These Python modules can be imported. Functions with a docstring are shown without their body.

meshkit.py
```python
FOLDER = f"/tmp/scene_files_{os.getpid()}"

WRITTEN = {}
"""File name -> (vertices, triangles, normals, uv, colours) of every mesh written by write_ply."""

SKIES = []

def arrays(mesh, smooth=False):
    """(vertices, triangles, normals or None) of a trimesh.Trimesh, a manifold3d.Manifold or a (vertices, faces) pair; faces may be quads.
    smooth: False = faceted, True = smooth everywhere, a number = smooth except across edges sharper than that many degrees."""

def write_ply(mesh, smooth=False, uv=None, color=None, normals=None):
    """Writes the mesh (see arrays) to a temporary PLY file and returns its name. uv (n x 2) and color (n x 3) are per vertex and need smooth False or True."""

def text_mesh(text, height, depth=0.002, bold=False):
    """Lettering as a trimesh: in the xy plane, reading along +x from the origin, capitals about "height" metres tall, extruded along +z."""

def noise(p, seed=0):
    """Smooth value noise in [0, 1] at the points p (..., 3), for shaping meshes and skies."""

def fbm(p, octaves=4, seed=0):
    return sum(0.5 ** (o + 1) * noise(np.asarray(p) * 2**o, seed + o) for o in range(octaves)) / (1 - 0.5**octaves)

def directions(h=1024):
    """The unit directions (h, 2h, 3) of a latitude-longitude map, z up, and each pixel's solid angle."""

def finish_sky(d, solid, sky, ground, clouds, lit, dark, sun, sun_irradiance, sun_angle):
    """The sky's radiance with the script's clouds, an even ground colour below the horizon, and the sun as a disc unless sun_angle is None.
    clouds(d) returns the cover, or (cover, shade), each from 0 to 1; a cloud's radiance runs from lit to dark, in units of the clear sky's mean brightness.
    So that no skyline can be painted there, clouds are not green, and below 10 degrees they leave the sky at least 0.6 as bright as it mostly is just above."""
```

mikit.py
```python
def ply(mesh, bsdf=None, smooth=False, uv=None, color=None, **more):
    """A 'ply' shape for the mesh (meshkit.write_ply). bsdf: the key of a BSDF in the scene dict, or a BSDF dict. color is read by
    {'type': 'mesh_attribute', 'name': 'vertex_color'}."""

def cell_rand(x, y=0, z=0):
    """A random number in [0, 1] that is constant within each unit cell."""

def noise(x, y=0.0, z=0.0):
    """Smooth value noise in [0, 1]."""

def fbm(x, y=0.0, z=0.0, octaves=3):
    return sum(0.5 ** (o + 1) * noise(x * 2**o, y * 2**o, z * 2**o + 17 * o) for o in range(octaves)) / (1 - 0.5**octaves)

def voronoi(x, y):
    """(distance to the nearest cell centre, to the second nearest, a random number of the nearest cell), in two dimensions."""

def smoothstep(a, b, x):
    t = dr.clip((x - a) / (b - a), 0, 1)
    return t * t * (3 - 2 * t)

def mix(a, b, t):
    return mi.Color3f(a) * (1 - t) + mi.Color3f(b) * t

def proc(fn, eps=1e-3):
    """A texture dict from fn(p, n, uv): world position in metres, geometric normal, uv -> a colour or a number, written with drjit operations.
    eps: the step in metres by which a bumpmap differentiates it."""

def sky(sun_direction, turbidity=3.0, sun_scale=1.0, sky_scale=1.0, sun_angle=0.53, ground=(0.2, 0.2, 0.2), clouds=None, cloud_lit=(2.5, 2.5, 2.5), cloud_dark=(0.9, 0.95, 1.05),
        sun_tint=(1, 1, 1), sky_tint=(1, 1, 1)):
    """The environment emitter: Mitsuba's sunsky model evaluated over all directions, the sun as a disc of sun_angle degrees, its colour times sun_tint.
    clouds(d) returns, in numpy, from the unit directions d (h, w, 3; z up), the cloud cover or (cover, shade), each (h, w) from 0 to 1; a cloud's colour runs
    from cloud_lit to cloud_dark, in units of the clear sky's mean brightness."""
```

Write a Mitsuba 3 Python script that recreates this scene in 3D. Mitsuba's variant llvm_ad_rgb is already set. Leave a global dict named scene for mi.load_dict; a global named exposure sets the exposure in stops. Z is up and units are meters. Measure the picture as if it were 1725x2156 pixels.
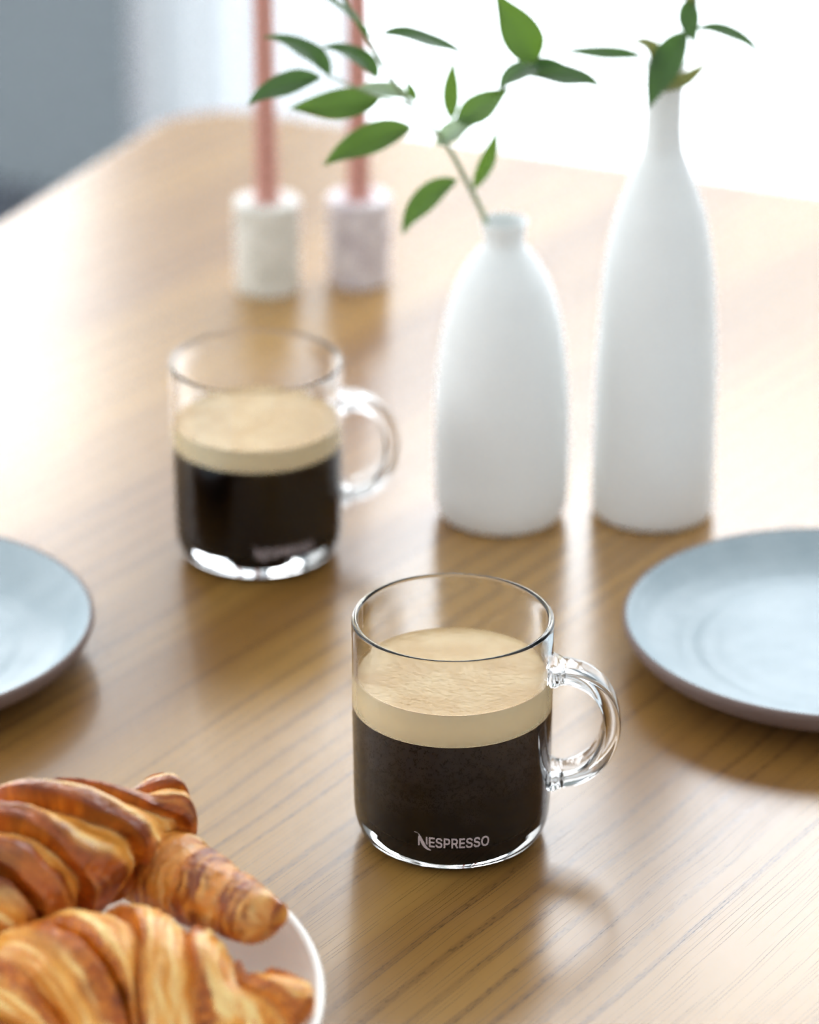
import math, numpy as np, trimesh, mitsuba as mi, drjit as dr, mikit, meshkit
import manifold3d as m3
from scipy.interpolate import CubicSpline, PchipInterpolator
from shapely.geometry import Polygon, Point

T = mi.ScalarTransform4f
scene, labels = {}, {}

# ------------------------------------------------------------------ camera, light, exposure
TZ = 0.75                                   # height of the table top above the floor
F, PITCH, EYE = 7500.0, math.radians(24.8), 0.718      # focal length in pixels, tilt, height above the table
FW = np.array([0, math.cos(PITCH), -math.sin(PITCH)])
UPC = np.array([0, math.sin(PITCH), math.cos(PITCH)])
RT = np.array([1.0, 0, 0])
CAM = np.array([0, 0, EYE])
scene['camera'] = {'type': 'thinlens', 'fov': math.degrees(2 * math.atan(862.5 / F)), 'fov_axis': 'x',
                   'aperture_radius': 0.0115, 'focus_distance': 1.37, 'near_clip': 0.05, 'far_clip': 60.0,
                   'to_world': T().look_at(origin=[0, 0, EYE + TZ], target=[0, float(FW[1]), EYE + TZ + float(FW[2])], up=[0, 0, 1])}
LOWER_RADIANCE = [1.8, 1.96, 2.1]          # window light, lower panes; set dimmer to hold back the far table sheen
UPPER_RADIANCE = [5.8, 6.2, 6.6]           # unseen upper panes, made up brighter to add sheen on the near table
LEFT_RADIANCE = [4.8, 4.9, 5.0]             # window further left
SIDE_RADIANCE = [2.2, 2.3, 2.4]           # a second window in the left wall
exposure = 0.27


def at(x, y, Y):
    """The point seen at picture position (x, y) on the upright plane at distance Y (table frame)."""
    d = FW + RT * (x - 862.5) / F - UPC * (y - 1078) / F
    return CAM + d * (Y / d[1])


def on(x, y, z=0.0):
    d = FW + RT * (x - 862.5) / F - UPC * (y - 1078) / F
    return CAM + d * ((z - EYE) / d[2])


def srgb(r, g, b):
    c = np.array([r, g, b]) / 255.0
    return [float(x) for x in np.where(c <= 0.04045, c / 12.92, ((c + 0.055) / 1.055) ** 2.4)]


# ------------------------------------------------------------------ materials
ns, fbm, sst, mix, voro = mikit.noise, mikit.fbm, mikit.smoothstep, mikit.mix, mikit.voronoi
GA = math.radians(55.0)
GC, GS = math.cos(GA), math.sin(GA)


def grain(p):
    a = p.x * GC + p.y * GS
    b = -p.x * GS + p.y * GC
    b = b + 0.012 * (fbm(a * 2.6, b * 5.0, 3.0) - 0.5) + 0.0016 * (ns(a * 26.0, b * 60.0, 9.0) - 0.5)
    rings = 0.5 + 0.5 * dr.sin(2 * math.pi * (b * 74.0 + 2.4 * fbm(b * 11.0, a * 1.0, 5.0)))
    late = sst(0.74, 1.0, rings) * sst(0.15, 0.8, ns(a * 6.0, b * 60.0, 6.0))       # darker late wood
    q = b * 560.0 + 0.5 * ns(a * 40.0, b * 90.0, 2.0)
    i = dr.floor(q)
    d = dr.abs(q - i - 0.5 + 0.5 * (mikit.cell_rand(i, 3.0) - 0.5))
    dash = (1 - sst(0.04, 0.13, d)) * sst(0.32, 0.62, ns(a * 24.0 + 37.0 * mikit.cell_rand(i, 1.0), i * 1.7)) * (0.35 + 0.65 * mikit.cell_rand(i, 2.0))
    cluster = sst(0.55, 0.9, ns(a * 420.0, b * 1900.0, 7.0)) * late
    broad = fbm(a * 1.6, b * 16.0, 8.0)
    return late, dash, cluster, broad


def wood_color(p, n, uv):
    late, dash, cluster, broad = grain(p)
    c = mix(srgb(158, 120, 64), srgb(126, 89, 43), sst(0.25, 0.75, broad))
    c = mix(c, srgb(92, 60, 32), 0.45 * late)
    return mix(c, srgb(58, 36, 20), 0.62 * dash + 0.42 * cluster)


def wood_rough(p, n, uv):
    late, dash, cluster, broad = grain(p)
    return 0.22 + 0.12 * dash + 0.04 * broad


def wood_bump(p, n, uv):
    late, dash, cluster, broad = grain(p)
    return -(1.0 * dash + 0.8 * cluster)


scene['oak'] = {'type': 'bumpmap', 'arbitrary': mikit.proc(wood_bump, eps=1e-4), 'scale': 0.000006,
                'nested': {'type': 'principled', 'base_color': mikit.proc(wood_color), 'roughness': mikit.proc(wood_rough), 'specular': 0.85}}


def plain(key, c, rough=0.5, **kw):
    scene[key] = {'type': 'twosided', 'b': {'type': 'principled', 'base_color': {'type': 'rgb', 'value': c}, 'roughness': rough, **kw}}
    return key


plain('white_paint', srgb(243, 243, 242), 0.7)
plain('trim_paint', srgb(242, 243, 244), 0.4)
plain('grey_paint', srgb(142, 151, 157), 0.8)
plain('grey_base', srgb(88, 94, 104), 0.7)
plain('grey_floor', srgb(150, 150, 150), 0.6)
plain('ceramic', srgb(238, 240, 240), 0.75, specular=0.25)
plain('bowl_glaze', srgb(236, 230, 222), 0.35)
plain('candle_wax', srgb(196, 140, 128), 0.5)
plain('wick_cotton', srgb(230, 225, 215), 0.9)
plain('raw_clay', srgb(112, 94, 89), 0.6)
plain('coffee_black', [0.004, 0.003, 0.0028], 0.6, specular=0.0)
plain('print_grey', srgb(176, 164, 168), 0.6)
plain('stem_green', srgb(140, 156, 118), 0.5)
scene['sheer'] = {'type': 'principledthin', 'base_color': {'type': 'rgb', 'value': [.70, .71, .72]}, 'roughness': 0.8, 'diff_trans': 1.2, 'spec_trans': 0.0}
scene['glass'] = {'type': 'dielectric', 'int_ior': 1.5, 'ext_ior': 1.0}


def marble(c0, c1, off):
    def f(p, n, uv):
        w = fbm(p.x * 40 + off, p.y * 40, p.z * 26, 4)
        vein = 1 - sst(0.0, 0.07, dr.abs(w - 0.5))
        return mix(c0, c1, 0.45 * vein + 0.35 * sst(0.4, 0.7, fbm(p.x * 90, p.y * 90 + off, p.z * 90)))
    return {'type': 'principled', 'base_color': mikit.proc(f), 'roughness': 0.35}


scene['pale_marble'] = marble(srgb(226, 224, 216), srgb(190, 188, 176), 3.0)
scene['lilac_marble'] = marble(srgb(222, 214, 216), srgb(172, 160, 168), 11.0)


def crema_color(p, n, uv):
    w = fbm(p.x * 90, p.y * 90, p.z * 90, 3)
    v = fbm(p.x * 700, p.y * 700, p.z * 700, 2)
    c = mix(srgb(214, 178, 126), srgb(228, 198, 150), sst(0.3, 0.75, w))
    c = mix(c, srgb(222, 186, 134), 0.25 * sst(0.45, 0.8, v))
    return mix(srgb(252, 236, 200), c * 0.77, sst(0.3, 0.8, n.z))       # tan skin over paler foam; contrast painted stronger to even out top light


def crema_bump(p, n, uv):
    return fbm(p.x * 700, p.y * 700, 1.0, 2) * sst(0.5, 0.9, n.z)


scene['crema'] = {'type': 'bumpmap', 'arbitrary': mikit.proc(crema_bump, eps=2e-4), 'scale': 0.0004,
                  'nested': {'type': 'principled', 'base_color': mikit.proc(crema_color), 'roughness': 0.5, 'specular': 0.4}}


def coffee_color(p, n, uv):
    # froth specks that cling to the glass under the crema; black coffee below
    z = p.z - TZ
    ang = dr.atan2(p.y - 1.249, p.x - 0.017) * 0.04
    sp = ns(ang * 2300, z * 2300, 1.0) * 0.6 + ns(ang * 900, z * 900, 5.0) * 0.4
    top = sst(0.020, 0.056, z + 0.012 * (ns(ang * 90, z * 160, 3.0) - 0.5))
    speck = sst(0.30, 0.62, sp + 0.15 * top)
    return mix([0.0035, 0.003, 0.0035], [0.042, 0.037, 0.041], top * speck)


scene['coffee_froth'] = {'type': 'principled', 'base_color': mikit.proc(coffee_color), 'roughness': 0.6, 'specular': 0.0}


def glaze_color(p, n, uv):
    w = fbm(p.x * 60, p.y * 60, 1.0, 3)
    return mix(srgb(156, 171, 178), srgb(176, 188, 194), w)


scene['blue_glaze'] = {'type': 'principled', 'base_color': mikit.proc(glaze_color), 'roughness': 0.36, 'specular': 0.22}


def leaf_mat(key, c, thru):
    scene[key] = {'type': 'blendbsdf', 'weight': 0.42,
                  'a': {'type': 'twosided', 'b': {'type': 'roughplastic', 'diffuse_reflectance': {'type': 'rgb', 'value': c}, 'alpha': 0.28, 'int_ior': 1.5}},
                  'b': {'type': 'principledthin', 'base_color': {'type': 'rgb', 'value': thru}, 'roughness': 0.6, 'diff_trans': 1.9, 'spec_trans': 0.0}}


leaf_mat('leaf_green', srgb(62, 100, 48), srgb(104, 138, 48))
leaf_mat('leaf_dark', srgb(58, 92, 56), srgb(84, 120, 50))
leaf_mat('leaf_pale', srgb(168, 188, 170), srgb(150, 175, 120))  # whitish window sheen painted into the leaf colour
leaf_mat('leaf_olive', srgb(92, 108, 64), srgb(140, 140, 70))
scene['pastry'] = {'type': 'twosided', 'b': {'type': 'principled', 'base_color': {'type': 'mesh_attribute', 'name': 'vertex_color'}, 'roughness': 0.36, 'specular': 0.28,
                   'clearcoat': 0.42, 'clearcoat_gloss': 0.96}}


# ------------------------------------------------------------------ helpers
def put(key, mesh, mat, smooth=30, label=None, cat=None, group=None, kind=None, color=None, **kw):
    """One entry of the scene; table coordinates, so lifted by the table's height."""
    v, f = (mesh.vertices, mesh.faces) if hasattr(mesh, 'vertices') else mesh
    m = trimesh.Trimesh(np.asarray(v) + [0, 0, TZ], f, process=False)
    scene[key] = mikit.ply(m, mat, smooth=smooth, color=color, **kw)
    tag(key, label, cat, group, kind)


def tag(key, label=None, cat=None, group=None, kind=None):
    d = {k: x for k, x in dict(label=label, category=cat, group=group, kind=kind).items() if x}
    if d:
        labels[key] = d


def grid_faces(n, m, wrap):
    i, j = np.meshgrid(np.arange(n - 1), np.arange(m if wrap else m - 1), indexing='ij')
    a, b = i * m + j, i * m + (j + 1) % m
    c, d = (i + 1) * m + (j + 1) % m, (i + 1) * m + j
    return np.vstack([np.stack([a, b, c], -1).reshape(-1, 3), np.stack([a, c, d], -1).reshape(-1, 3)])


def lathe(profile, center=(0, 0, 0), seg=128):
    """Closed solid from an (r, z) outline that starts and ends on the axis; outward normals when the outline runs from the bottom up outside."""
    pr = np.array(profile, float)
    z0, z1, pr = pr[0, 1], pr[-1, 1], pr[1:-1]
    th = np.arange(seg) / seg * 2 * np.pi
    v = np.stack([pr[:, 0, None] * np.cos(th), pr[:, 0, None] * np.sin(th), np.repeat(pr[:, 1, None], seg, 1)], -1).reshape(-1, 3)
    n, j = len(pr), np.arange(seg)
    f = np.vstack([grid_faces(n, seg, True), np.stack([np.full(seg, n * seg), (j + 1) % seg, j], 1),
                   np.stack([np.full(seg, n * seg + 1), (n - 1) * seg + j, (n - 1) * seg + (j + 1) % seg], 1)])
    m = trimesh.Trimesh(np.vstack([v, [[0, 0, z0], [0, 0, z1]]]), f, process=False)
    if m.volume < 0:
        m.faces = m.faces[:, ::-1]
    m.apply_translation(center)
    return m


def curve(pts, n):
    """Smooth curve through the points, even in arc length."""
    p = np.array(pts, float)
    s = np.r_[0, np.cumsum(np.linalg.norm(np.diff(p, axis=0), axis=1))]
    return CubicSpline(s, p)(np.linspace(0, s[-1], n))


def outline(pts, n=60):
    p = np.array(pts, float)
    s = np.r_[0, np.cumsum(np.linalg.norm(np.diff(p, axis=0), axis=1))]
    return PchipInterpolator(s, p)(np.linspace(0, s[-1], n))


def arc(cx, cz, r, a0, a1, n=8):
    a = np.radians(np.linspace(a0, a1, n))
    return [(cx + r * math.cos(t), cz + r * math.sin(t)) for t in a]


def tube(pts, radii, seg=12):
    p = np.array(pts, float)
    t = np.gradient(p, axis=0)
    t /= np.linalg.norm(t, axis=1, keepdims=True)
    ref = np.array([0, 1.0, 0.05])
    b = np.cross(t, ref)
    b /= np.linalg.norm(b, axis=1, keepdims=True)
    u = np.cross(b, t)
    th = np.arange(seg) / seg * 2 * np.pi
    r = np.broadcast_to(radii, len(p))[:, None, None]
    v = p[:, None] + r * (np.cos(th)[None, :, None] * b[:, None] + np.sin(th)[None, :, None] * u[:, None])
    n = len(p)
    v = np.vstack([v.reshape(-1, 3), p[:1], p[-1:]])
    f = grid_faces(n, seg, True)
    j = np.arange(seg)
    f = np.vstack([f, np.stack([np.full(seg, n * seg), (j + 1) % seg, j], 1), np.stack([np.full(seg, n * seg + 1), (n - 1) * seg + j, (n - 1) * seg + (j + 1) % seg], 1)])
    m = trimesh.Trimesh(v, f, process=False)
    m.fix_normals()
    return m


def box(lo, hi):
    m = trimesh.creation.box(bounds=[lo, hi])
    return m


# ------------------------------------------------------------------ the room (frame: along the window wall v, towards it n)
O = np.array([-.141, 2.184, 0.0])            # rear left corner of the table
V, N = np.array([.9135, -.4067, 0]), np.array([.4067, .9135, 0])
RM = np.eye(4)
RM[:3, 0], RM[:3, 1], RM[:3, 3] = V, N, O


def room(lo, hi):
    m = box(lo, hi)
    m.apply_transform(RM)
    return m


WN = 1.30                                    # the window wall
L, R, B, H0, H1 = -2.2, 3.2, -4.2, -TZ, 2.05
S0, S1, WT = -0.70, 1.5, 1.62                # the window
put('floor', room([L - .1, B - .1, H0 - .1], [R + .1, WN + .2, H0]), 'grey_floor', False, kind='structure')
put('ceiling', room([L - .1, B - .1, H1], [R + .1, WN + .2, H1 + .1]), 'white_paint', False, kind='structure')
put('wall_left', room([L - .1, B - .1, H0], [L, WN + .2, H1]), 'white_paint', False, kind='structure')
put('wall_right', room([R, B - .1, H0], [R + .1, WN + .2, H1]), 'white_paint', False, kind='structure')
put('wall_rear', room([L, B - .1, H0], [R, B, H1]), 'white_paint', False, kind='structure')
Q0, Q1, SILL, TRANS, WT3 = -2.05, -0.80, -.10, .80, 1.32        # the window with a sill further left; height of the transom bars
back = trimesh.util.concatenate([room(*x) for x in [([L, WN, H0], [Q0, WN + .15, H1]), ([Q0, WN, H0], [Q1, WN + .15, SILL]), ([Q1, WN, H0], [S0 - .03, WN + .15, H1]),
                                                    ([S1 + .1, WN, H0], [R, WN + .15, H1]), ([Q0, WN, WT3], [Q1, WN + .15, H1]), ([S0 - .03, WN, WT + .1], [S1 + .1, WN + .15, H1])]])
put('wall_back', back, 'grey_paint', False, kind='structure')
put('added_baseboard_back', room([L, WN - .02, H0], [S0 - .03, WN, H0 + .14]), 'grey_base', False, kind='structure')  # dark strip added so the blurred wall grades darker towards the floor
jamb = trimesh.util.concatenate([room([S0 - .03, WN - .02, H0], [S0, WN + .12, WT + .1]), room([S1, WN - .02, H0], [S1 + .1, WN + .12, WT + .1]), room([S0, WN - .02, WT], [S1, WN + .12, WT + .1]),
                                 room([Q0 - .03, WN - .05, SILL - .03], [Q1 + .03, WN + .12, SILL])])
put('trim_1', jamb, 'trim_paint', False, kind='structure')


def glazing(key, a0, a1, n, rows):
    """A row of n lights in one white frame; rows = (bottom, top, radiance) of the panes above one another, divided by transom bars."""
    w, bars, panes = (a1 - a0) / n, [], []
    for k in range(n):
        a, b = a0 + k * w, a0 + (k + 1) * w
        bars += [([a, WN + .03, rows[0][0]], [a + .03, WN + .08, rows[-1][1]]), ([b - .03, WN + .03, rows[0][0]], [b, WN + .08, rows[-1][1]])]
        for c, d, rad in rows:
            bars += [([a, WN + .03, c], [b, WN + .08, c + .025]), ([a, WN + .03, d - .025], [b, WN + .08, d])]
            panes.append((a + .03, b - .03, c + .025, d - .025, rad))
    put(key, trimesh.util.concatenate([room(*x) for x in bars]), 'trim_paint', False, kind='structure')
    for k, (a, b, c, d, rad) in enumerate(panes):
        q = np.array([[a, WN + .055, c], [b, WN + .055, c], [b, WN + .055, d], [a, WN + .055, d]]) @ RM[:3, :3].T + O
        put(key + '__pane' + (f'_{k:03d}' if k else ''), (q, np.array([[0, 1, 2], [0, 2, 3]])), 'trim_paint', False, emitter={'type': 'area', 'radiance': {'type': 'rgb', 'value': rad}})


glazing('window_1', S0, S1, 2, [(H0, TRANS, LOWER_RADIANCE), (TRANS, WT, UPPER_RADIANCE)])  # split into dim and bright panes is invented to shape the table reflections
glazing('window_3', Q0, Q1, 2, [(SILL, WT3, LEFT_RADIANCE)])

gs, gz = np.meshgrid(np.linspace(0, 1, 120), np.linspace(0, 1, 12), indexing='ij')
cs = S0 - .015 + .275 * gs
cn = WN - .075 + .022 * np.sin(gs * 2 * np.pi * 5.5 + .4 * np.sin(gz * 3)) + .006 * np.sin(gs * 31)
cv = np.stack([cs + .008 * np.sin(gz * 2.0), cn, H0 + .02 + (WT + .10 - H0) * gz], -1).reshape(-1, 3) @ RM[:3, :3].T + O
put('curtain__fabric', (cv, grid_faces(120, 12, False)), 'sheer', True)
rod = tube([RM[:3, :3] @ np.array([x, WN - .075, WT + .125]) + O for x in (-1.0, 0.3, S1 + .2)], .010, 16)
put('curtain__rod', rod, 'grey_base', 40)
tag('curtain', 'white sheer curtain gathered at the bright window far behind the candles', 'curtain')
# second window, in the left wall towards the near end of the room
A0, A1, Z0, Z1 = -2.9, -0.5, .05, 1.55
side = [room([L - .02, A0, Z0], [L + .03, A0 + .06, Z1]), room([L - .02, A1 - .06, Z0], [L + .03, A1, Z1]), room([L - .02, A0, Z0 - .04], [L + .05, A1, Z0 + .03]), room([L - .02, A0, Z1 - .06], [L + .03, A1, Z1])]
put('window_2', trimesh.util.concatenate(side), 'trim_paint', False, kind='structure')
q = np.array([[L + .01, A0 + .06, Z0 + .03], [L + .01, A0 + .06, Z1 - .06], [L + .01, A1 - .06, Z1 - .06], [L + .01, A1 - .06, Z0 + .03]])[::-1] @ RM[:3, :3].T + O
put('window_2__pane', (q, np.array([[0, 1, 2], [0, 2, 3]])), 'trim_paint', False, emitter={'type': 'area', 'radiance': {'type': 'rgb', 'value': SIDE_RADIANCE}})

# ------------------------------------------------------------------ the table
def table_top():
    Wd, Ln, c = 0.92, 1.75, 0.055
    poly = Polygon([(0, 0), (Wd, 0), (Wd, -Ln), (0, -Ln)]).buffer(-c).buffer(c, quad_segs=12)
    q = np.array(poly.exterior.coords)[:-1]
    if Polygon(q).exterior.is_ccw is False:
        q = q[::-1]
    cen = q.mean(0)
    rings = []
    for z, inset in [(-.032, .010), (-.030, .004), (-.026, 0), (-.006, 0), (-.003, .0008), (-.001, .003), (0, .006)]:
        d = q - np.clip(q, [c, -Ln + c], [Wd - c, -c])
        dn = d / np.maximum(np.linalg.norm(d, axis=1, keepdims=True), 1e-9)
        rings.append(np.c_[q - dn * inset, np.full(len(q), z)])
    n = len(q)
    v = np.vstack(rings + [[[*cen, -.032]], [[*cen, 0]]])
    f = grid_faces(len(rings), n, True)
    j = np.arange(n)
    k = (len(rings) - 1) * n
    f = np.vstack([f, np.stack([np.full(n, len(rings) * n), (j + 1) % n, j], 1), np.stack([np.full(n, len(rings) * n + 1), k + j, k + (j + 1) % n], 1)])
    m = trimesh.Trimesh(v, f, process=False)
    m.apply_transform(RM)
    m.fix_normals()
    return m


put('dining_table__top', table_top(), 'oak', 25)
for k, (a, b) in enumerate([(.09, -.09), (.83, -.09), (.09, -1.66), (.83, -1.66)]):
    leg = lathe([(0, -TZ), (.014, -TZ), (.016, -TZ + .004), (.028, -.034), (.0275, -.0322), (0, -.0322)], seg=32)
    leg.apply_transform(RM @ trimesh.transformations.translation_matrix([a, b, 0]))
    put('dining_table__leg' + (f'_{k:03d}' if k else ''), leg, 'oak', 30)
tag('dining_table', 'light oak dining table with rounded corner and satin top under the cups, plates and vases', 'table')

# ------------------------------------------------------------------ glass mugs with coffee
RO, HM = 0.0398, 0.0960                      # outer radius, height


def mug_body():
    o = [(0, .0022), (.022, .0020), (.027, .0010), (.0290, .0002), (.0305, 0), (.0320, .0004)]
    o += [tuple(x) for x in outline([(.0320, .0004), (.0350, .0022), (.0376, .0058), (.0389, .0105), (.0393, .016), (.0395, .030), (.0397, .060), (.0397, .086), (RO, .0920), (RO, .0948)], 40)[1:]]
    o += arc(RO - .0012, HM - .0012, .0012, 0, 180, 10)[1:]
    ri = RO - .0024
    o += [tuple(x) for x in outline([(ri, HM - .0012), (ri, .0895), (ri, .060), (ri, .030), (ri - .0001, .0205), (ri - .0009, .0148), (ri - .0038, .0108), (ri - .009, .0100), (.015, .0097), (0, .0096)], 40)[1:]]
    return o


def handle_mesh():
    zc, rr = .0490, .0232
    a = np.radians(np.linspace(-90, 90, 49))
    x0 = RO + .0002
    pts = [(RO - .006, zc - rr), (RO - .002, zc - rr)] + [(x0 + .0232 * math.cos(t) ** .85 if math.cos(t) > 1e-6 else x0, zc + rr * math.sin(t)) for t in a] + [(RO - .002, zc + rr), (RO - .006, zc + rr)]
    p = np.array(pts)
    p = curve(np.c_[p, np.zeros(len(p))], 80)[:, :2]
    t = np.gradient(p, axis=0)
    t /= np.linalg.norm(t, axis=1, keepdims=True)
    nn = np.c_[t[:, 1], -t[:, 0]]
    seg = 28
    th = np.arange(seg) / seg * 2 * np.pi
    ce, se = np.cos(th), np.sin(th)
    ex = .5
    hx = np.sign(ce) * np.abs(ce) ** ex * .0037   # radial half thickness
    hy = np.sign(se) * np.abs(se) ** ex * .0074   # half width
    flare = 1 + .28 * np.exp(-((p[:, 0] - RO) / .0022) ** 2)
    v = np.stack([p[:, 0, None] + nn[:, 0, None] * hx * flare[:, None], np.broadcast_to(hy, (len(p), seg)) * flare[:, None], p[:, 1, None] + nn[:, 1, None] * hx * flare[:, None]], -1)
    n = len(p)
    v = np.vstack([v.reshape(-1, 3), [[p[0, 0], 0, p[0, 1]]], [[p[-1, 0], 0, p[-1, 1]]]])
    j = np.arange(seg)
    f = np.vstack([grid_faces(n, seg, True), np.stack([np.full(seg, n * seg), (j + 1) % seg, j], 1), np.stack([np.full(seg, n * seg + 1), (n - 1) * seg + j, (n - 1) * seg + (j + 1) % seg], 1)])
    m = trimesh.Trimesh(v, f, process=False)
    m.fix_normals()
    man = m3.Manifold(m3.Mesh(np.asarray(m.vertices, np.float32), np.asarray(m.faces, np.uint32)))
    cyl = lathe([(0, -.01), (.032, -.01)] + [(r + .00005, z) for r, z in mug_body()[5:45]] + [(RO + .00005, .12), (0, .12)], seg=256)
    cm = m3.Manifold(m3.Mesh(np.asarray(cyl.vertices, np.float32), np.asarray(cyl.faces, np.uint32)))
    out = (man - cm).to_mesh()
    return trimesh.Trimesh(out.vert_properties[:, :3], out.tri_verts, process=True)


def logo_polys():
    """Capital N with a swash through it, then the smaller capitals; x to the right in metres on the glass."""
    parts = []
    k = 0.00021                               # metres per picture pixel
    q = lambda pts: Polygon([(x * k, y * k) for x, y in pts])
    # the N: two stems and the long swash diagonal
    parts.append(q([(0, 0), (2.9, 0.6), (2.9, 17.5), (0.6, 20), (0, 20)]))
    parts.append(q([(15.5, 6), (18.3, 3.2), (18.3, 20.5), (15.5, 20.5)]))
    up = curve([(-7.5, 27.6, 0), (0.5, 25.6, 0), (5.5, 20, 0), (10.5, 11, 0), (16.5, 0.5, 0), (25, -7, 0)], 30)[:, :2]
    dn = curve([(25, -8, 0), (17.5, -7, 0), (10, -1, 0), (5.2, 7.5, 0), (2.2, 15, 0), (1.5, 22.5, 0), (-7.5, 27.0, 0)], 30)[:, :2]
    parts.append(q(np.vstack([up, dn])).buffer(0))
    ms = []
    for g in parts:
        for h in getattr(g, 'geoms', [g]):
            ms.append(trimesh.creation.extrude_polygon(h, .0001, engine='earcut'))
    txt = meshkit.text_mesh('ESPRESSO', .0042, depth=.0001, bold=True)
    wx = txt.bounds[1, 0] - txt.bounds[0, 0]
    txt.apply_translation([-txt.bounds[0, 0], -txt.bounds[0, 1] * 0, 0])
    txt.apply_scale([115.5 * k / wx, 1, 1])
    txt.apply_translation([21.0 * k, 0.2 * k, 0])
    return trimesh.util.concatenate(ms + [txt]), k


def mug(key, cx, cy, rot, lab, ang0):
    tr = T().translate([cx, cy, 0]).rotate([0, 0, 1], rot)
    body = lathe(mug_body(), seg=192)
    put(key + '__body', body, 'glass', 35, to_world=tr)
    put(key + '__handle', handle_mesh(), 'glass', 35, to_world=tr)
    lg, k = logo_polys()
    lg = lg.subdivide_to_size(.0008)
    v = np.array(lg.vertices)
    a = np.radians(-90 + ang0) + v[:, 0] / RO
    rz = np.interp(v[:, 1] + .0142, *np.array(sorted([(z, r) for r, z in mug_body()[5:46]])).T)
    r = rz + .00006 + v[:, 2]
    v = np.stack([r * np.cos(a), r * np.sin(a), v[:, 1] + .0142], 1)
    put(key + '__printed_lettering', (v, lg.faces), 'print_grey', 30, label='small grey printed lettering near the base', to_world=tr)
    tag(key, lab, 'mug')


def inner_r(z):
    b = np.array(mug_body()[55:])
    b = b[np.argsort(b[:, 1])]
    return np.interp(z, b[:, 1], b[:, 0])


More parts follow.
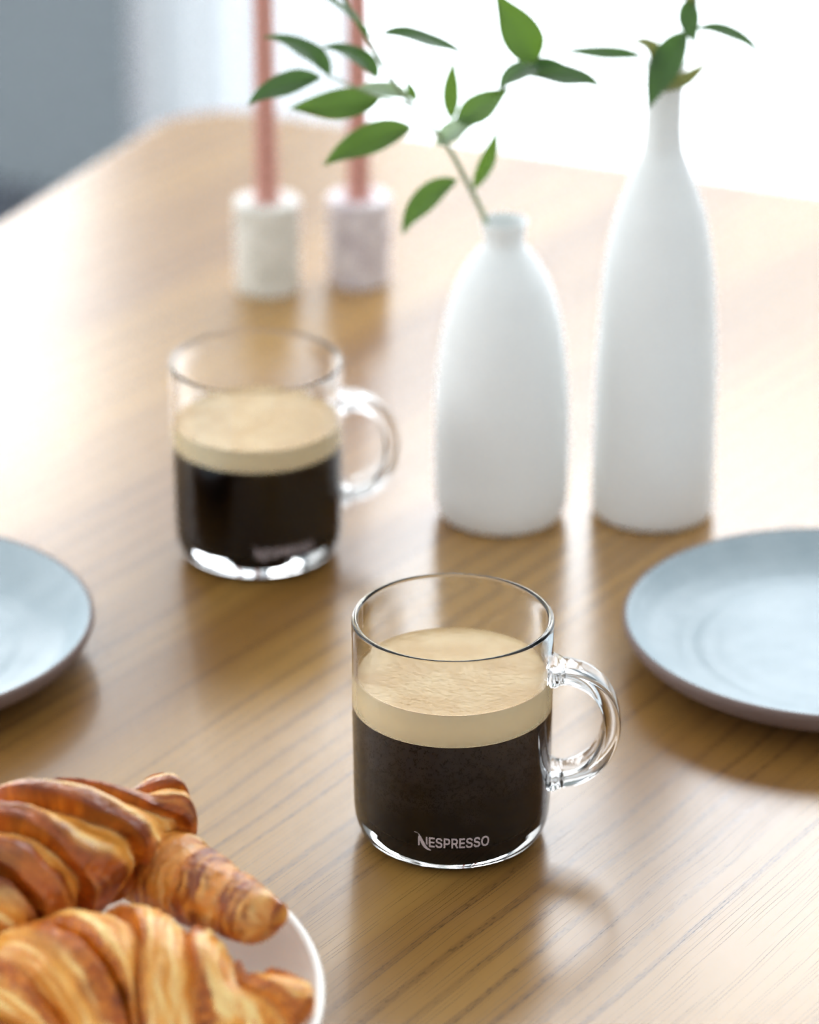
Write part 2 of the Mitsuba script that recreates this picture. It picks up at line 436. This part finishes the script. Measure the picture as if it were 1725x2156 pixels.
def coffee(key, cx, cy, z1, z2, lab, mat):
    g = .0004                                 # the liquid wets the glass
    o = np.array(mug_body()[56:])
    o = o[::-1]
    low = o[(o[:, 1] < z1)]
    low = [(0, .0094)] + [(r + (g if r > .02 else 0), z - .0003) for r, z in low if r > .001]
    r1 = inner_r(z1) + g
    c = low + [(r1, z1 - .0002), (r1 - .0006, z1), (0, z1)]
    put(key + '__liquid', lathe(c, (cx, cy, 0)), mat, 30)
    r2 = inner_r(z2) + g
    t = [(0, z1 + .00005), (r1 - .0006, z1 + .00005), (r1, z1 + .0002), (r2, z2 - .0004), (r2, z2 + .0009), (r2 - .0005, z2 + .0010), (r2 - .0012, z2 + .0005), (r2 - .003, z2 + .0001), (r2 - .006, z2 - .0002), (r2 * .5, z2 - .0002), (0, z2 - .0001)]
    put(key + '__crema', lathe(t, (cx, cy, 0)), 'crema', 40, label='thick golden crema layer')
    tag(key, lab, 'coffee')


M1, M2 = (.0170, 1.2490), (-.0705, 1.5120)
mug('glass_mug', *M1, 0, 'clear glass mug in sharp focus beside the croissant bowl, handle to the right', -20.2)
coffee('coffee', *M1, .0580, .0712, 'black coffee under thick smooth crema in the front sharp glass mug', 'coffee_froth')
mug('glass_mug_001', *M2, 14, 'blurred clear glass mug standing behind the front mug, near the candles', -14)
coffee('coffee_001', *M2, .0560, .0662, 'jet black coffee with crema in the rear blurred glass mug', 'coffee_black')

# ------------------------------------------------------------------ vases
def vase(key, c, rows, lip, wall, lab):
    r, z = np.array(rows).T
    o = outline(rows, 120)
    top = tuple(o[-1])
    inn = [(max(a - wall, .002), b) for a, b in o[::-1] if b > .006]
    prof = [(0, 0), (rows[0][0] - .004, 0)] + [tuple(x) for x in o] + arc(top[0] - wall / 2, top[1], wall / 2, 0, 180, 7)[1:] + inn[1:] + [(0, .006)]
    put(key, lathe(prof, (*c, 0)), 'ceramic', 40, lab, 'vase')


vase('bottle_vase', (.0439, 1.5523), [(.0268, .0004), (.0292, .0022), (.0308, .006), (.0318, .0107), (.0323, .0208), (.0322, .0409), (.0317, .0608), (.0310, .0707), (.0301, .0805), (.0288, .0903), (.0271, .1), (.0247, .1097), (.0215, .1193), (.0165, .1289), (.0130, .1337), (.0099, .1375), (.0094, .1395), (.0098, .1432), (.0107, .1470), (.0110, .1490)],
     0, .0012, 'short white matte bottle vase with a narrow lipped mouth, beside the taller vase')
vase('bottle_vase_001', (.1166, 1.5561), [(.0270, .0004), (.0290, .0025), (.0297, .0086), (.0294, .0392), (.0286, .0788), (.0276, .0968), (.0265, .1166), (.0254, .1273), (.0234, .1395), (.0210, .151), (.0171, .1626), (.0127, .1742), (.0095, .182), (.0087, .1880), (.0083, .1960), (.0083, .2051), (.0086, .2155), (.0092, .2225), (.0098, .2240)],
     0, .0016, 'tall white matte bottle vase with a long neck, rear right above the plate')

# ------------------------------------------------------------------ candles in their holders
def holder(key, c, r, h, mat, lab):
    e = .0016
    prof = [(0, 0), (r - e, 0)] + arc(r - e, e, e, -90, 0, 6) + arc(r - e, h - e, e, 0, 90, 6) + [(.0092, h), (.0078, h - .0012), (.0078, h - .018), (0, h - .018)]
    put(key, lathe(prof, (*c, 0)), mat, 40, lab, 'candle holder')


def candle(key, c, h0, lab):
    prof = [(0, h0), (.0068, h0), (.0068, h0 + .02), (.0061, h0 + .06), (.0055, h0 + .25), (.0046, h0 + .258), (.0025, h0 + .264), (0, h0 + .265)]
    put(key + '__wax', lathe(prof, (*c, 0), 48), 'candle_wax', 40)
    wk = tube([(c[0], c[1], h0 + .263), (c[0] + .0005, c[1], h0 + .27), (c[0] + .001, c[1], h0 + .276)], .0007, 8)
    put(key + '__wick', wk, 'wick_cotton', 40)
    tag(key, lab, 'candle')


K1, K2 = (-.0785, 1.8515), (-.0281, 1.8625)
holder('candle_holder', K1, .0183, .052, 'pale_marble', 'creamy white marble cylinder candle holder, the left one nearer the table edge')
candle('taper_candle', K1, .0341, 'dusty pink taper candle in the creamy white holder, left of the two')
holder('candle_holder_001', K2, .0178, .050, 'lilac_marble', 'greyish lilac marble cylinder candle holder behind the leafy sprig')
candle('taper_candle_001', K2, .0321, 'dusty pink taper candle in the greyish lilac holder, partly behind leaves')

# ------------------------------------------------------------------ plates and bowl
def plate(key, c, R, lab):
    a = [(0, .0015), (R * .58, .0015), (R * .60, 0), (R * .64, 0), (R * .66, .0020), (R * .80, .0045), (R * .92, .0094), (R * .980, .0142), (R, .0182)]
    under = outline(a[5:], 20)
    top = R * .994, .0205
    inside = [(R * .975, .0196), (R * .93, .0150), (R * .86, .0100), (R * .76, .0068), (R * .66, .0058), (0, .0056)]
    prof = a[:5] + [tuple(x) for x in under] + [(R * 1.0, .0192), (R * .997, .0201), top, (R * .985, .0206)] + inside
    put(key + '__body', lathe(prof, (*c, 0), 160), 'raw_clay', 40, label='bare brown clay rim and underside')
    r = np.linspace(R * .980, 0, 90)
    z = PchipInterpolator([0, R * .66, R * .76, R * .86, R * .93, R * .970, R * .980], [.0060, .0062, .0072, .0104, .0154, .0196, .0204])(r)
    z = z + .00008 * np.sin(r / R * 46 + 2.6 * np.sin(r / R * 9)) * (r < R * .93)
    g = [(0, .0050), (R * .60, .0052), (R * .75, .0062), (R * .86, .0094), (R * .93, .0144), (R * .970, .0190), (R * .979, .0199)] + list(zip(r, z))
    put(key + '__glaze', lathe(g, (*c, 0), 160), 'blue_glaze', 40, label='glossy pale blue glaze with faint throwing rings')
    tag(key, lab, 'plate')


plate('stoneware_plate', (.1872, 1.3990), .0937, 'pale blue glazed plate with brown clay edge, at the right by the tall vase')
plate('stoneware_plate_001', (-.2360, 1.3985), .0975, 'pale blue glazed plate cut off by the left side, above the croissants')

BC, BR, BZ = (-.1504, 1.0497), .1212, .0500
o = [(0, .003), (.046, .003), (.048, 0), (.054, 0), (.057, .003)] + [tuple(x) for x in outline([(.057, .003), (.080, .009), (.101, .021), (.114, .036), (.1200, .0475)], 30)[1:]]
o += arc(BR - .0021, BZ - .0021, .0021, 0, 180, 9)
o += [tuple(x) for x in outline([(BR - .0042, BZ - .0022), (.1120, .040), (.098, .025), (.078, .0140), (.055, .0082), (.03, .0070)], 30)[1:]] + [(0, .0070)]
put('bowl', lathe(o, (*BC, 0), 192), 'bowl_glaze', 40, 'white stoneware bowl with rounded rim holding the croissants', 'bowl')


# ------------------------------------------------------------------ croissants
def croissant(key, spine, rad, nb, sc, slant, seed, lab, flat=.86, ns_=620, nphi=240, brown=.6, pale0=.48, relief=.20, lines=.2, contrast=1.0):
    P = np.array(spine, float)
    s0 = np.r_[0, np.cumsum(np.linalg.norm(np.diff(P, axis=0), axis=1))]
    s0 /= s0[-1]
    s = np.linspace(0, 1, ns_)
    C = PchipInterpolator(s0, P)(s) * .5 + CubicSpline(s0, P)(s) * .5
    Rr = PchipInterpolator(*np.array(rad).T)(s)
    e0 = .045
    Rr = Rr * np.sqrt(np.clip(1 - np.clip((s - 1 + e0) / e0, 0, 1) ** 2, 2e-3, 1)) * np.sqrt(np.clip(1 - np.clip((e0 - s) / e0, 0, 1) ** 2, 2e-3, 1))
    t = np.gradient(C, axis=0)
    t /= np.linalg.norm(t, axis=1, keepdims=True)
    b = np.cross(t, [0, 0, 1.0])
    b /= np.linalg.norm(b, axis=1, keepdims=True)
    u = np.cross(b, t)
    ph = np.arange(nphi) / nphi * 2 * np.pi
    S, PH = np.meshgrid(s, ph, indexing='ij')
    cb, su = np.cos(PH), np.sin(PH)           # cb > 0: towards b (the right hand side of the spine)
    ring = np.stack([np.cos(PH) * 1.7, np.sin(PH) * 1.7, S * 9 + seed * 7], -1)
    q = (S - sc) * nb + slant * (-cb) + .35 * (meshkit.fbm(ring * [1, 1, .7], 3, seed) - .5)
    sg = np.where(q >= 0, 1, -1)
    k = np.abs(q)
    f = k - np.floor(k)
    j = np.floor(k)
    hsh = lambda x, a: meshkit.noise(np.stack([x * 3.7 + a, x * 0 + seed * 5.3, sg * 2.9], -1), seed + 3)
    rise = np.clip(f / .10, 0, 1)
    rise = rise * rise * (3 - 2 * rise)
    fall = np.clip((f - .50) / .50, 0, 1)
    prof = rise * (1 - fall ** 1.15) + .06 * np.sin(np.pi * np.clip(f / .6, 0, 1))
    fine = meshkit.noise(np.stack([k * 13, ring[..., 0] * .8, ring[..., 1] * .8], -1), seed)
    finer = meshkit.noise(np.stack([k * 31, ring[..., 0] * 1.6, ring[..., 1] * 1.6 + S * 4], -1), seed + 1)
    lump = meshkit.fbm(np.stack([S * 22, ring[..., 0] * 2.2, ring[..., 1] * 2.2], -1), 4, seed + 2)
    patch = meshkit.fbm(np.stack([S * 13, ring[..., 0] * 1.1, ring[..., 1] * 1.1], -1), 3, seed + 12)
    blister = meshkit.fbm(np.stack([S * 75, ring[..., 0] * 7, ring[..., 1] * 7], -1), 3, seed + 6)
    start = pale0 + .55 * (hsh(j, 8.0) - .5) + .5 * (patch - .5)       # where in each layer the sliced face begins
    cut = np.clip((f - start) / .16 + .5 + .9 * (fine - .5), 0, 1)
    env = np.clip(np.minimum(S, 1 - S) / .05, 0, 1)
    amp = relief * (.4 + .6 * env)
    lay = cut + .35 * (1 - cut) * np.clip(f / .3, 0, 1)
    rr = Rr[:, None] * (1 - amp * .55 + amp * prof * (.75 + .5 * hsh(j, 1.0)) + .10 * (lump - .5) + .036 * (blister - .5) * (1 - cut) + lay * (.062 * (fine - .5) + .036 * (finer - .5)))
    h = np.where(su > 0, flat + .06, flat - .10)
    X = C[:, None] + rr[..., None] * (cb[..., None] * b[:, None] + (su * h)[..., None] * u[:, None])
    lin = lambda *c: np.array(srgb(*c))
    dark, mid, amber, gold, pale = lin(104, 40, 6), lin(166, 80, 16), lin(214, 126, 34), lin(232, 162, 70), lin(250, 214, 142)
    mixc = lambda a, c, w: a * (1 - w[..., None]) + c * w[..., None]
    ridge = np.clip((prof - .30) / .6, 0, 1)
    col = mixc(np.broadcast_to(amber, X.shape), mid, np.clip(brown + .5 * ridge + 2.2 * (blister - .5) + 1.2 * (fine - .5) * (1 - ridge), 0, 1))
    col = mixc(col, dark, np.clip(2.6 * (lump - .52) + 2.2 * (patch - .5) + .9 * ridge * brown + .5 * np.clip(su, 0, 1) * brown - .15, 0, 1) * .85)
    striped = mixc(np.broadcast_to(gold, X.shape), pale, np.clip(3.2 * (fine - .42), 0, 1))
    striped = mixc(striped, amber, np.clip(2.6 * (finer - .48), 0, 1) * .8)
    striped = mixc(striped, mid, np.clip((f - .88) / .12, 0, 1) * .6 + np.clip(3 * (.33 - fine), 0, 1) * .5)
    col = mixc(col, gold, lines * np.clip(3.0 * (.6 * fine + .4 * finer - .46), 0, 1))
    col = mixc(col, dark, lines * np.clip(3.0 * (.40 - .6 * fine - .4 * finer), 0, 1) * .7)
    col = mixc(col, striped, contrast * cut * (1 - .5 * np.clip(2.5 * (lump - .55), 0, 1)))
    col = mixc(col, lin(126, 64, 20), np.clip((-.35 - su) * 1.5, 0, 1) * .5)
    v = np.vstack([X.reshape(-1, 3), C[:1], C[-1:]])
    cc = np.vstack([col.reshape(-1, 3), col[0].mean(0)[None], col[-1].mean(0)[None]])
    n = len(s)
    jj = np.arange(nphi)
    fc = np.vstack([grid_faces(n, nphi, True), np.stack([np.full(nphi, n * nphi), (jj + 1) % nphi, jj], 1), np.stack([np.full(nphi, n * nphi + 1), (n - 1) * nphi + jj, (n - 1) * nphi + (jj + 1) % nphi], 1)])
    m = trimesh.Trimesh(v, fc, process=False)
    if m.volume < 0:
        m.faces = m.faces[:, ::-1]
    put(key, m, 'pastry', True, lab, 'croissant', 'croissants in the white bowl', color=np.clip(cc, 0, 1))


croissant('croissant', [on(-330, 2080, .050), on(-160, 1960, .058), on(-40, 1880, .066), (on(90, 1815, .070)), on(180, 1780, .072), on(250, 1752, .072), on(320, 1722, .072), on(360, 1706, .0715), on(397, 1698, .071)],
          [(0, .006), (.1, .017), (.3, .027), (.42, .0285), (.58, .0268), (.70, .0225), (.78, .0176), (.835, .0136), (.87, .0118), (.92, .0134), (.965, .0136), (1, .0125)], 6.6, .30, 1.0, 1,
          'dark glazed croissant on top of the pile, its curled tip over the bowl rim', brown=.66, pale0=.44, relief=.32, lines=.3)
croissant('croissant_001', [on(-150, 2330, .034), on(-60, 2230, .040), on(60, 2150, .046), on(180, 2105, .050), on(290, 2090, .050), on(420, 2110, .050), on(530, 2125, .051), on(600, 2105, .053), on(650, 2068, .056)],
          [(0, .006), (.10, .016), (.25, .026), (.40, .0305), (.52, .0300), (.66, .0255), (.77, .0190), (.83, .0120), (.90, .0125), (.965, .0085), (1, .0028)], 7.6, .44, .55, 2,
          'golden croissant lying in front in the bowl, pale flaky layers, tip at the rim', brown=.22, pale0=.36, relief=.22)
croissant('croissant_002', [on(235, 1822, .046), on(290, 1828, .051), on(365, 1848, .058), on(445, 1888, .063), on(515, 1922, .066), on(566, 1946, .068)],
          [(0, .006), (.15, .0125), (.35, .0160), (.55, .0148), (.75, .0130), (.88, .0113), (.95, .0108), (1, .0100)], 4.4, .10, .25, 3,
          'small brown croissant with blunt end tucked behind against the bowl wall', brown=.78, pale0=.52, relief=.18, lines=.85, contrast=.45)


# ------------------------------------------------------------------ leafy sprigs
def leaf(b, t, bend, width, tilt, droop=0.0):
    """A blade from b to t: bend = offset of its middle; tilt = how far its face turns from the room's near side up to the ceiling."""
    nl, nw = 25, 9
    s = np.linspace(0, 1, nl)
    mid = (b + t) / 2 + bend
    P = (1 - s)[:, None] ** 2 * b + (2 * s * (1 - s))[:, None] * (2 * mid - (b + t) / 2) + (s ** 2)[:, None] * t
    tg = np.gradient(P, axis=0)
    tg /= np.linalg.norm(tg, axis=1, keepdims=True)
    a = math.radians(tilt)
    face = -FW * math.cos(a) + UPC * math.sin(a)
    nr = face - (tg @ face)[:, None] * tg
    nr /= np.linalg.norm(nr, axis=1, keepdims=True)
    wd = np.cross(nr, tg)
    prof = np.sin(np.pi * s ** .82) ** .85 * (1 - .35 * s ** 4)
    prof[0] = .05
    prof[-1] = .0
    x = np.linspace(-1, 1, nw)
    hw = width / 2 * prof
    v = P[:, None] + (x[None, :] * hw[:, None])[..., None] * wd[:, None] + ((np.abs(x) ** 1.3 * .28)[None, :] * hw[:, None])[..., None] * nr[:, None]
    v = v + (.06 * width * np.sin(s * 9)[:, None] * (np.abs(x) ** 2)[None, :])[..., None] * nr[:, None]
    return trimesh.Trimesh(v.reshape(-1, 3), grid_faces(nl, nw, False), process=False)


def sprig(key, Y, stems, leaves, lab):
    for i, (pts, r0, r1) in enumerate(stems):
        p = curve([at(x, y, Y + d) for x, y, d in pts], 40)
        put(key + ('__stem' if i == 0 else '__twig') + (f'_{i - 1:03d}' if i > 1 else ''), tube(p, np.linspace(r0, r1, 40) * 1.25, 10), 'stem_green', 40)
    for i, (bx, by, bd, tx, ty, td, ox, oy, w, tilt, mat) in enumerate(leaves):
        b, t = at(bx, by, Y + bd), at(tx, ty, Y + td)
        k = np.linalg.norm(b - CAM) / F
        bend = (RT * ox - UPC * oy) * k
        put(key + '__leaf' + (f'_{i:03d}' if i else ''), leaf(b, t, bend, 1.1 * w * k / max(math.cos(math.radians(tilt)), .45), tilt), 'leaf_' + mat, True)
    tag(key, lab, 'sprig')


YS = 1.552
sprig('leafy_sprig', YS,
      [([(1046, 640, 0), (1034, 540, .0), (1022, 465, -.004), (988, 392, -.014), (940, 305, -.026), (868, 222, -.036), (820, 160, -.042), (778, 88, -.048), (742, 30, -.052), (716, -30, -.055)], .0012, .0007),
       ([(938, 302, -.026), (985, 262, -.03), (1050, 195, -.035), (1095, 155, -.038), (1133, 122, -.04)], .0006, .0004),
       ([(866, 220, -.036), (800, 205, -.045), (740, 180, -.05), (690, 160, -.055)], .0006, .0004)],
      [(694, 160, -.055, 552, 80, -.045, 14, -18, 34, 45, 'dark'),
       (676, 163, -.055, 520, 224, -.075, -8, -10, 46, 25, 'dark'),
       (795, 165, -.045, 675, 101, -.055, 14, -14, 40, 35, 'dark'),
       (800, 208, -.045, 608, 229, -.060, 0, 4, 60, 10, 'green'),
       (862, 205, -.036, 748, 190, -.044, 0, -8, 34, 30, 'pale'),  # same green leaf, its sheen is in the colour
       (868, 268, -.033, 679, 351, -.050, -6, -10, 60, 15, 'green'),
       (964, 378, -.016, 848, 496, -.030, -16, -10, 46, 25, 'green'),
       (997, 397, -.014, 1050, 264, -.030, 6, 4, 30, 20, 'green'),
       (951, 252, -.028, 957, 122, -.030, -4, 0, 32, 15, 'green'),
       (918, 305, -.026, 1016, 258, -.035, 0, -8, 46, 30, 'pale'),  # reflected white painted as leaf colour
       (960, 250, -.028, 1075, 186, -.045, 4, 6, 60, 15, 'green'),
       (1052, 192, -.036, 1195, 140, -.050, -14, -16, 50, 42, 'dark'),
       (1105, 158, -.038, 1268, 186, -.050, 8, -10, 44, 40, 'dark'),
       (1133, 126, -.04, 1040, -20, -.050, 2, 10, 78, 10, 'green'),
       (802, 72, -.046, 982, 120, -.040, 4, -12, 34, 45, 'dark'),
       (768, 78, -.048, 672, -10, -.060, 6, -8, 44, 55, 'dark'),
       (876, 214, -.036, 850, 166, -.040, 2, 0, 18, 10, 'green'),
       (764, 74, -.048, 818, 92, -.03, 0, -3, 12, 20, 'olive')],
      'green leafy sprig leaning left out of the short white vase, in front of the candles')
sprig('leafy_sprig_001', 1.556,
      [([(1392, 330, 0), (1396, 240, .0), (1403, 160, .0), (1425, 100, -.008), (1450, 62, -.012), (1462, 20, -.016), (1470, -30, -.02)], .0012, .0008),
       ([(1402, 165, 0), (1386, 110, .006), (1383, 70, .008), (1392, -10, .01)], .0004, .0003)],
      [(1358, 120, -.004, 1174, 110, -.020, 0, -3, 28, 25, 'dark'),
       (1384, 150, -.012, 1328, 90, -.022, 14, -16, 38, 25, 'olive'),
       (1446, 66, -.012, 1366, 232, -.030, -8, -4, 58, 20, 'dark'),
       (1376, 190, -.013, 1496, 128, -.018, 6, 10, 30, 30, 'olive'),
       (1462, 64, -.012, 1606, 122, -.030, 6, -22, 26, 40, 'dark'),
       (1456, -4, -.016, 1466, 96, -.030, -10, 0, 36, 30, 'dark'),
       (1470, 10, -.018, 1424, -14, -.02, 0, -3, 16, 20, 'olive')],
      'sprig of drooping grey green leaves in the mouth of the tall white vase')
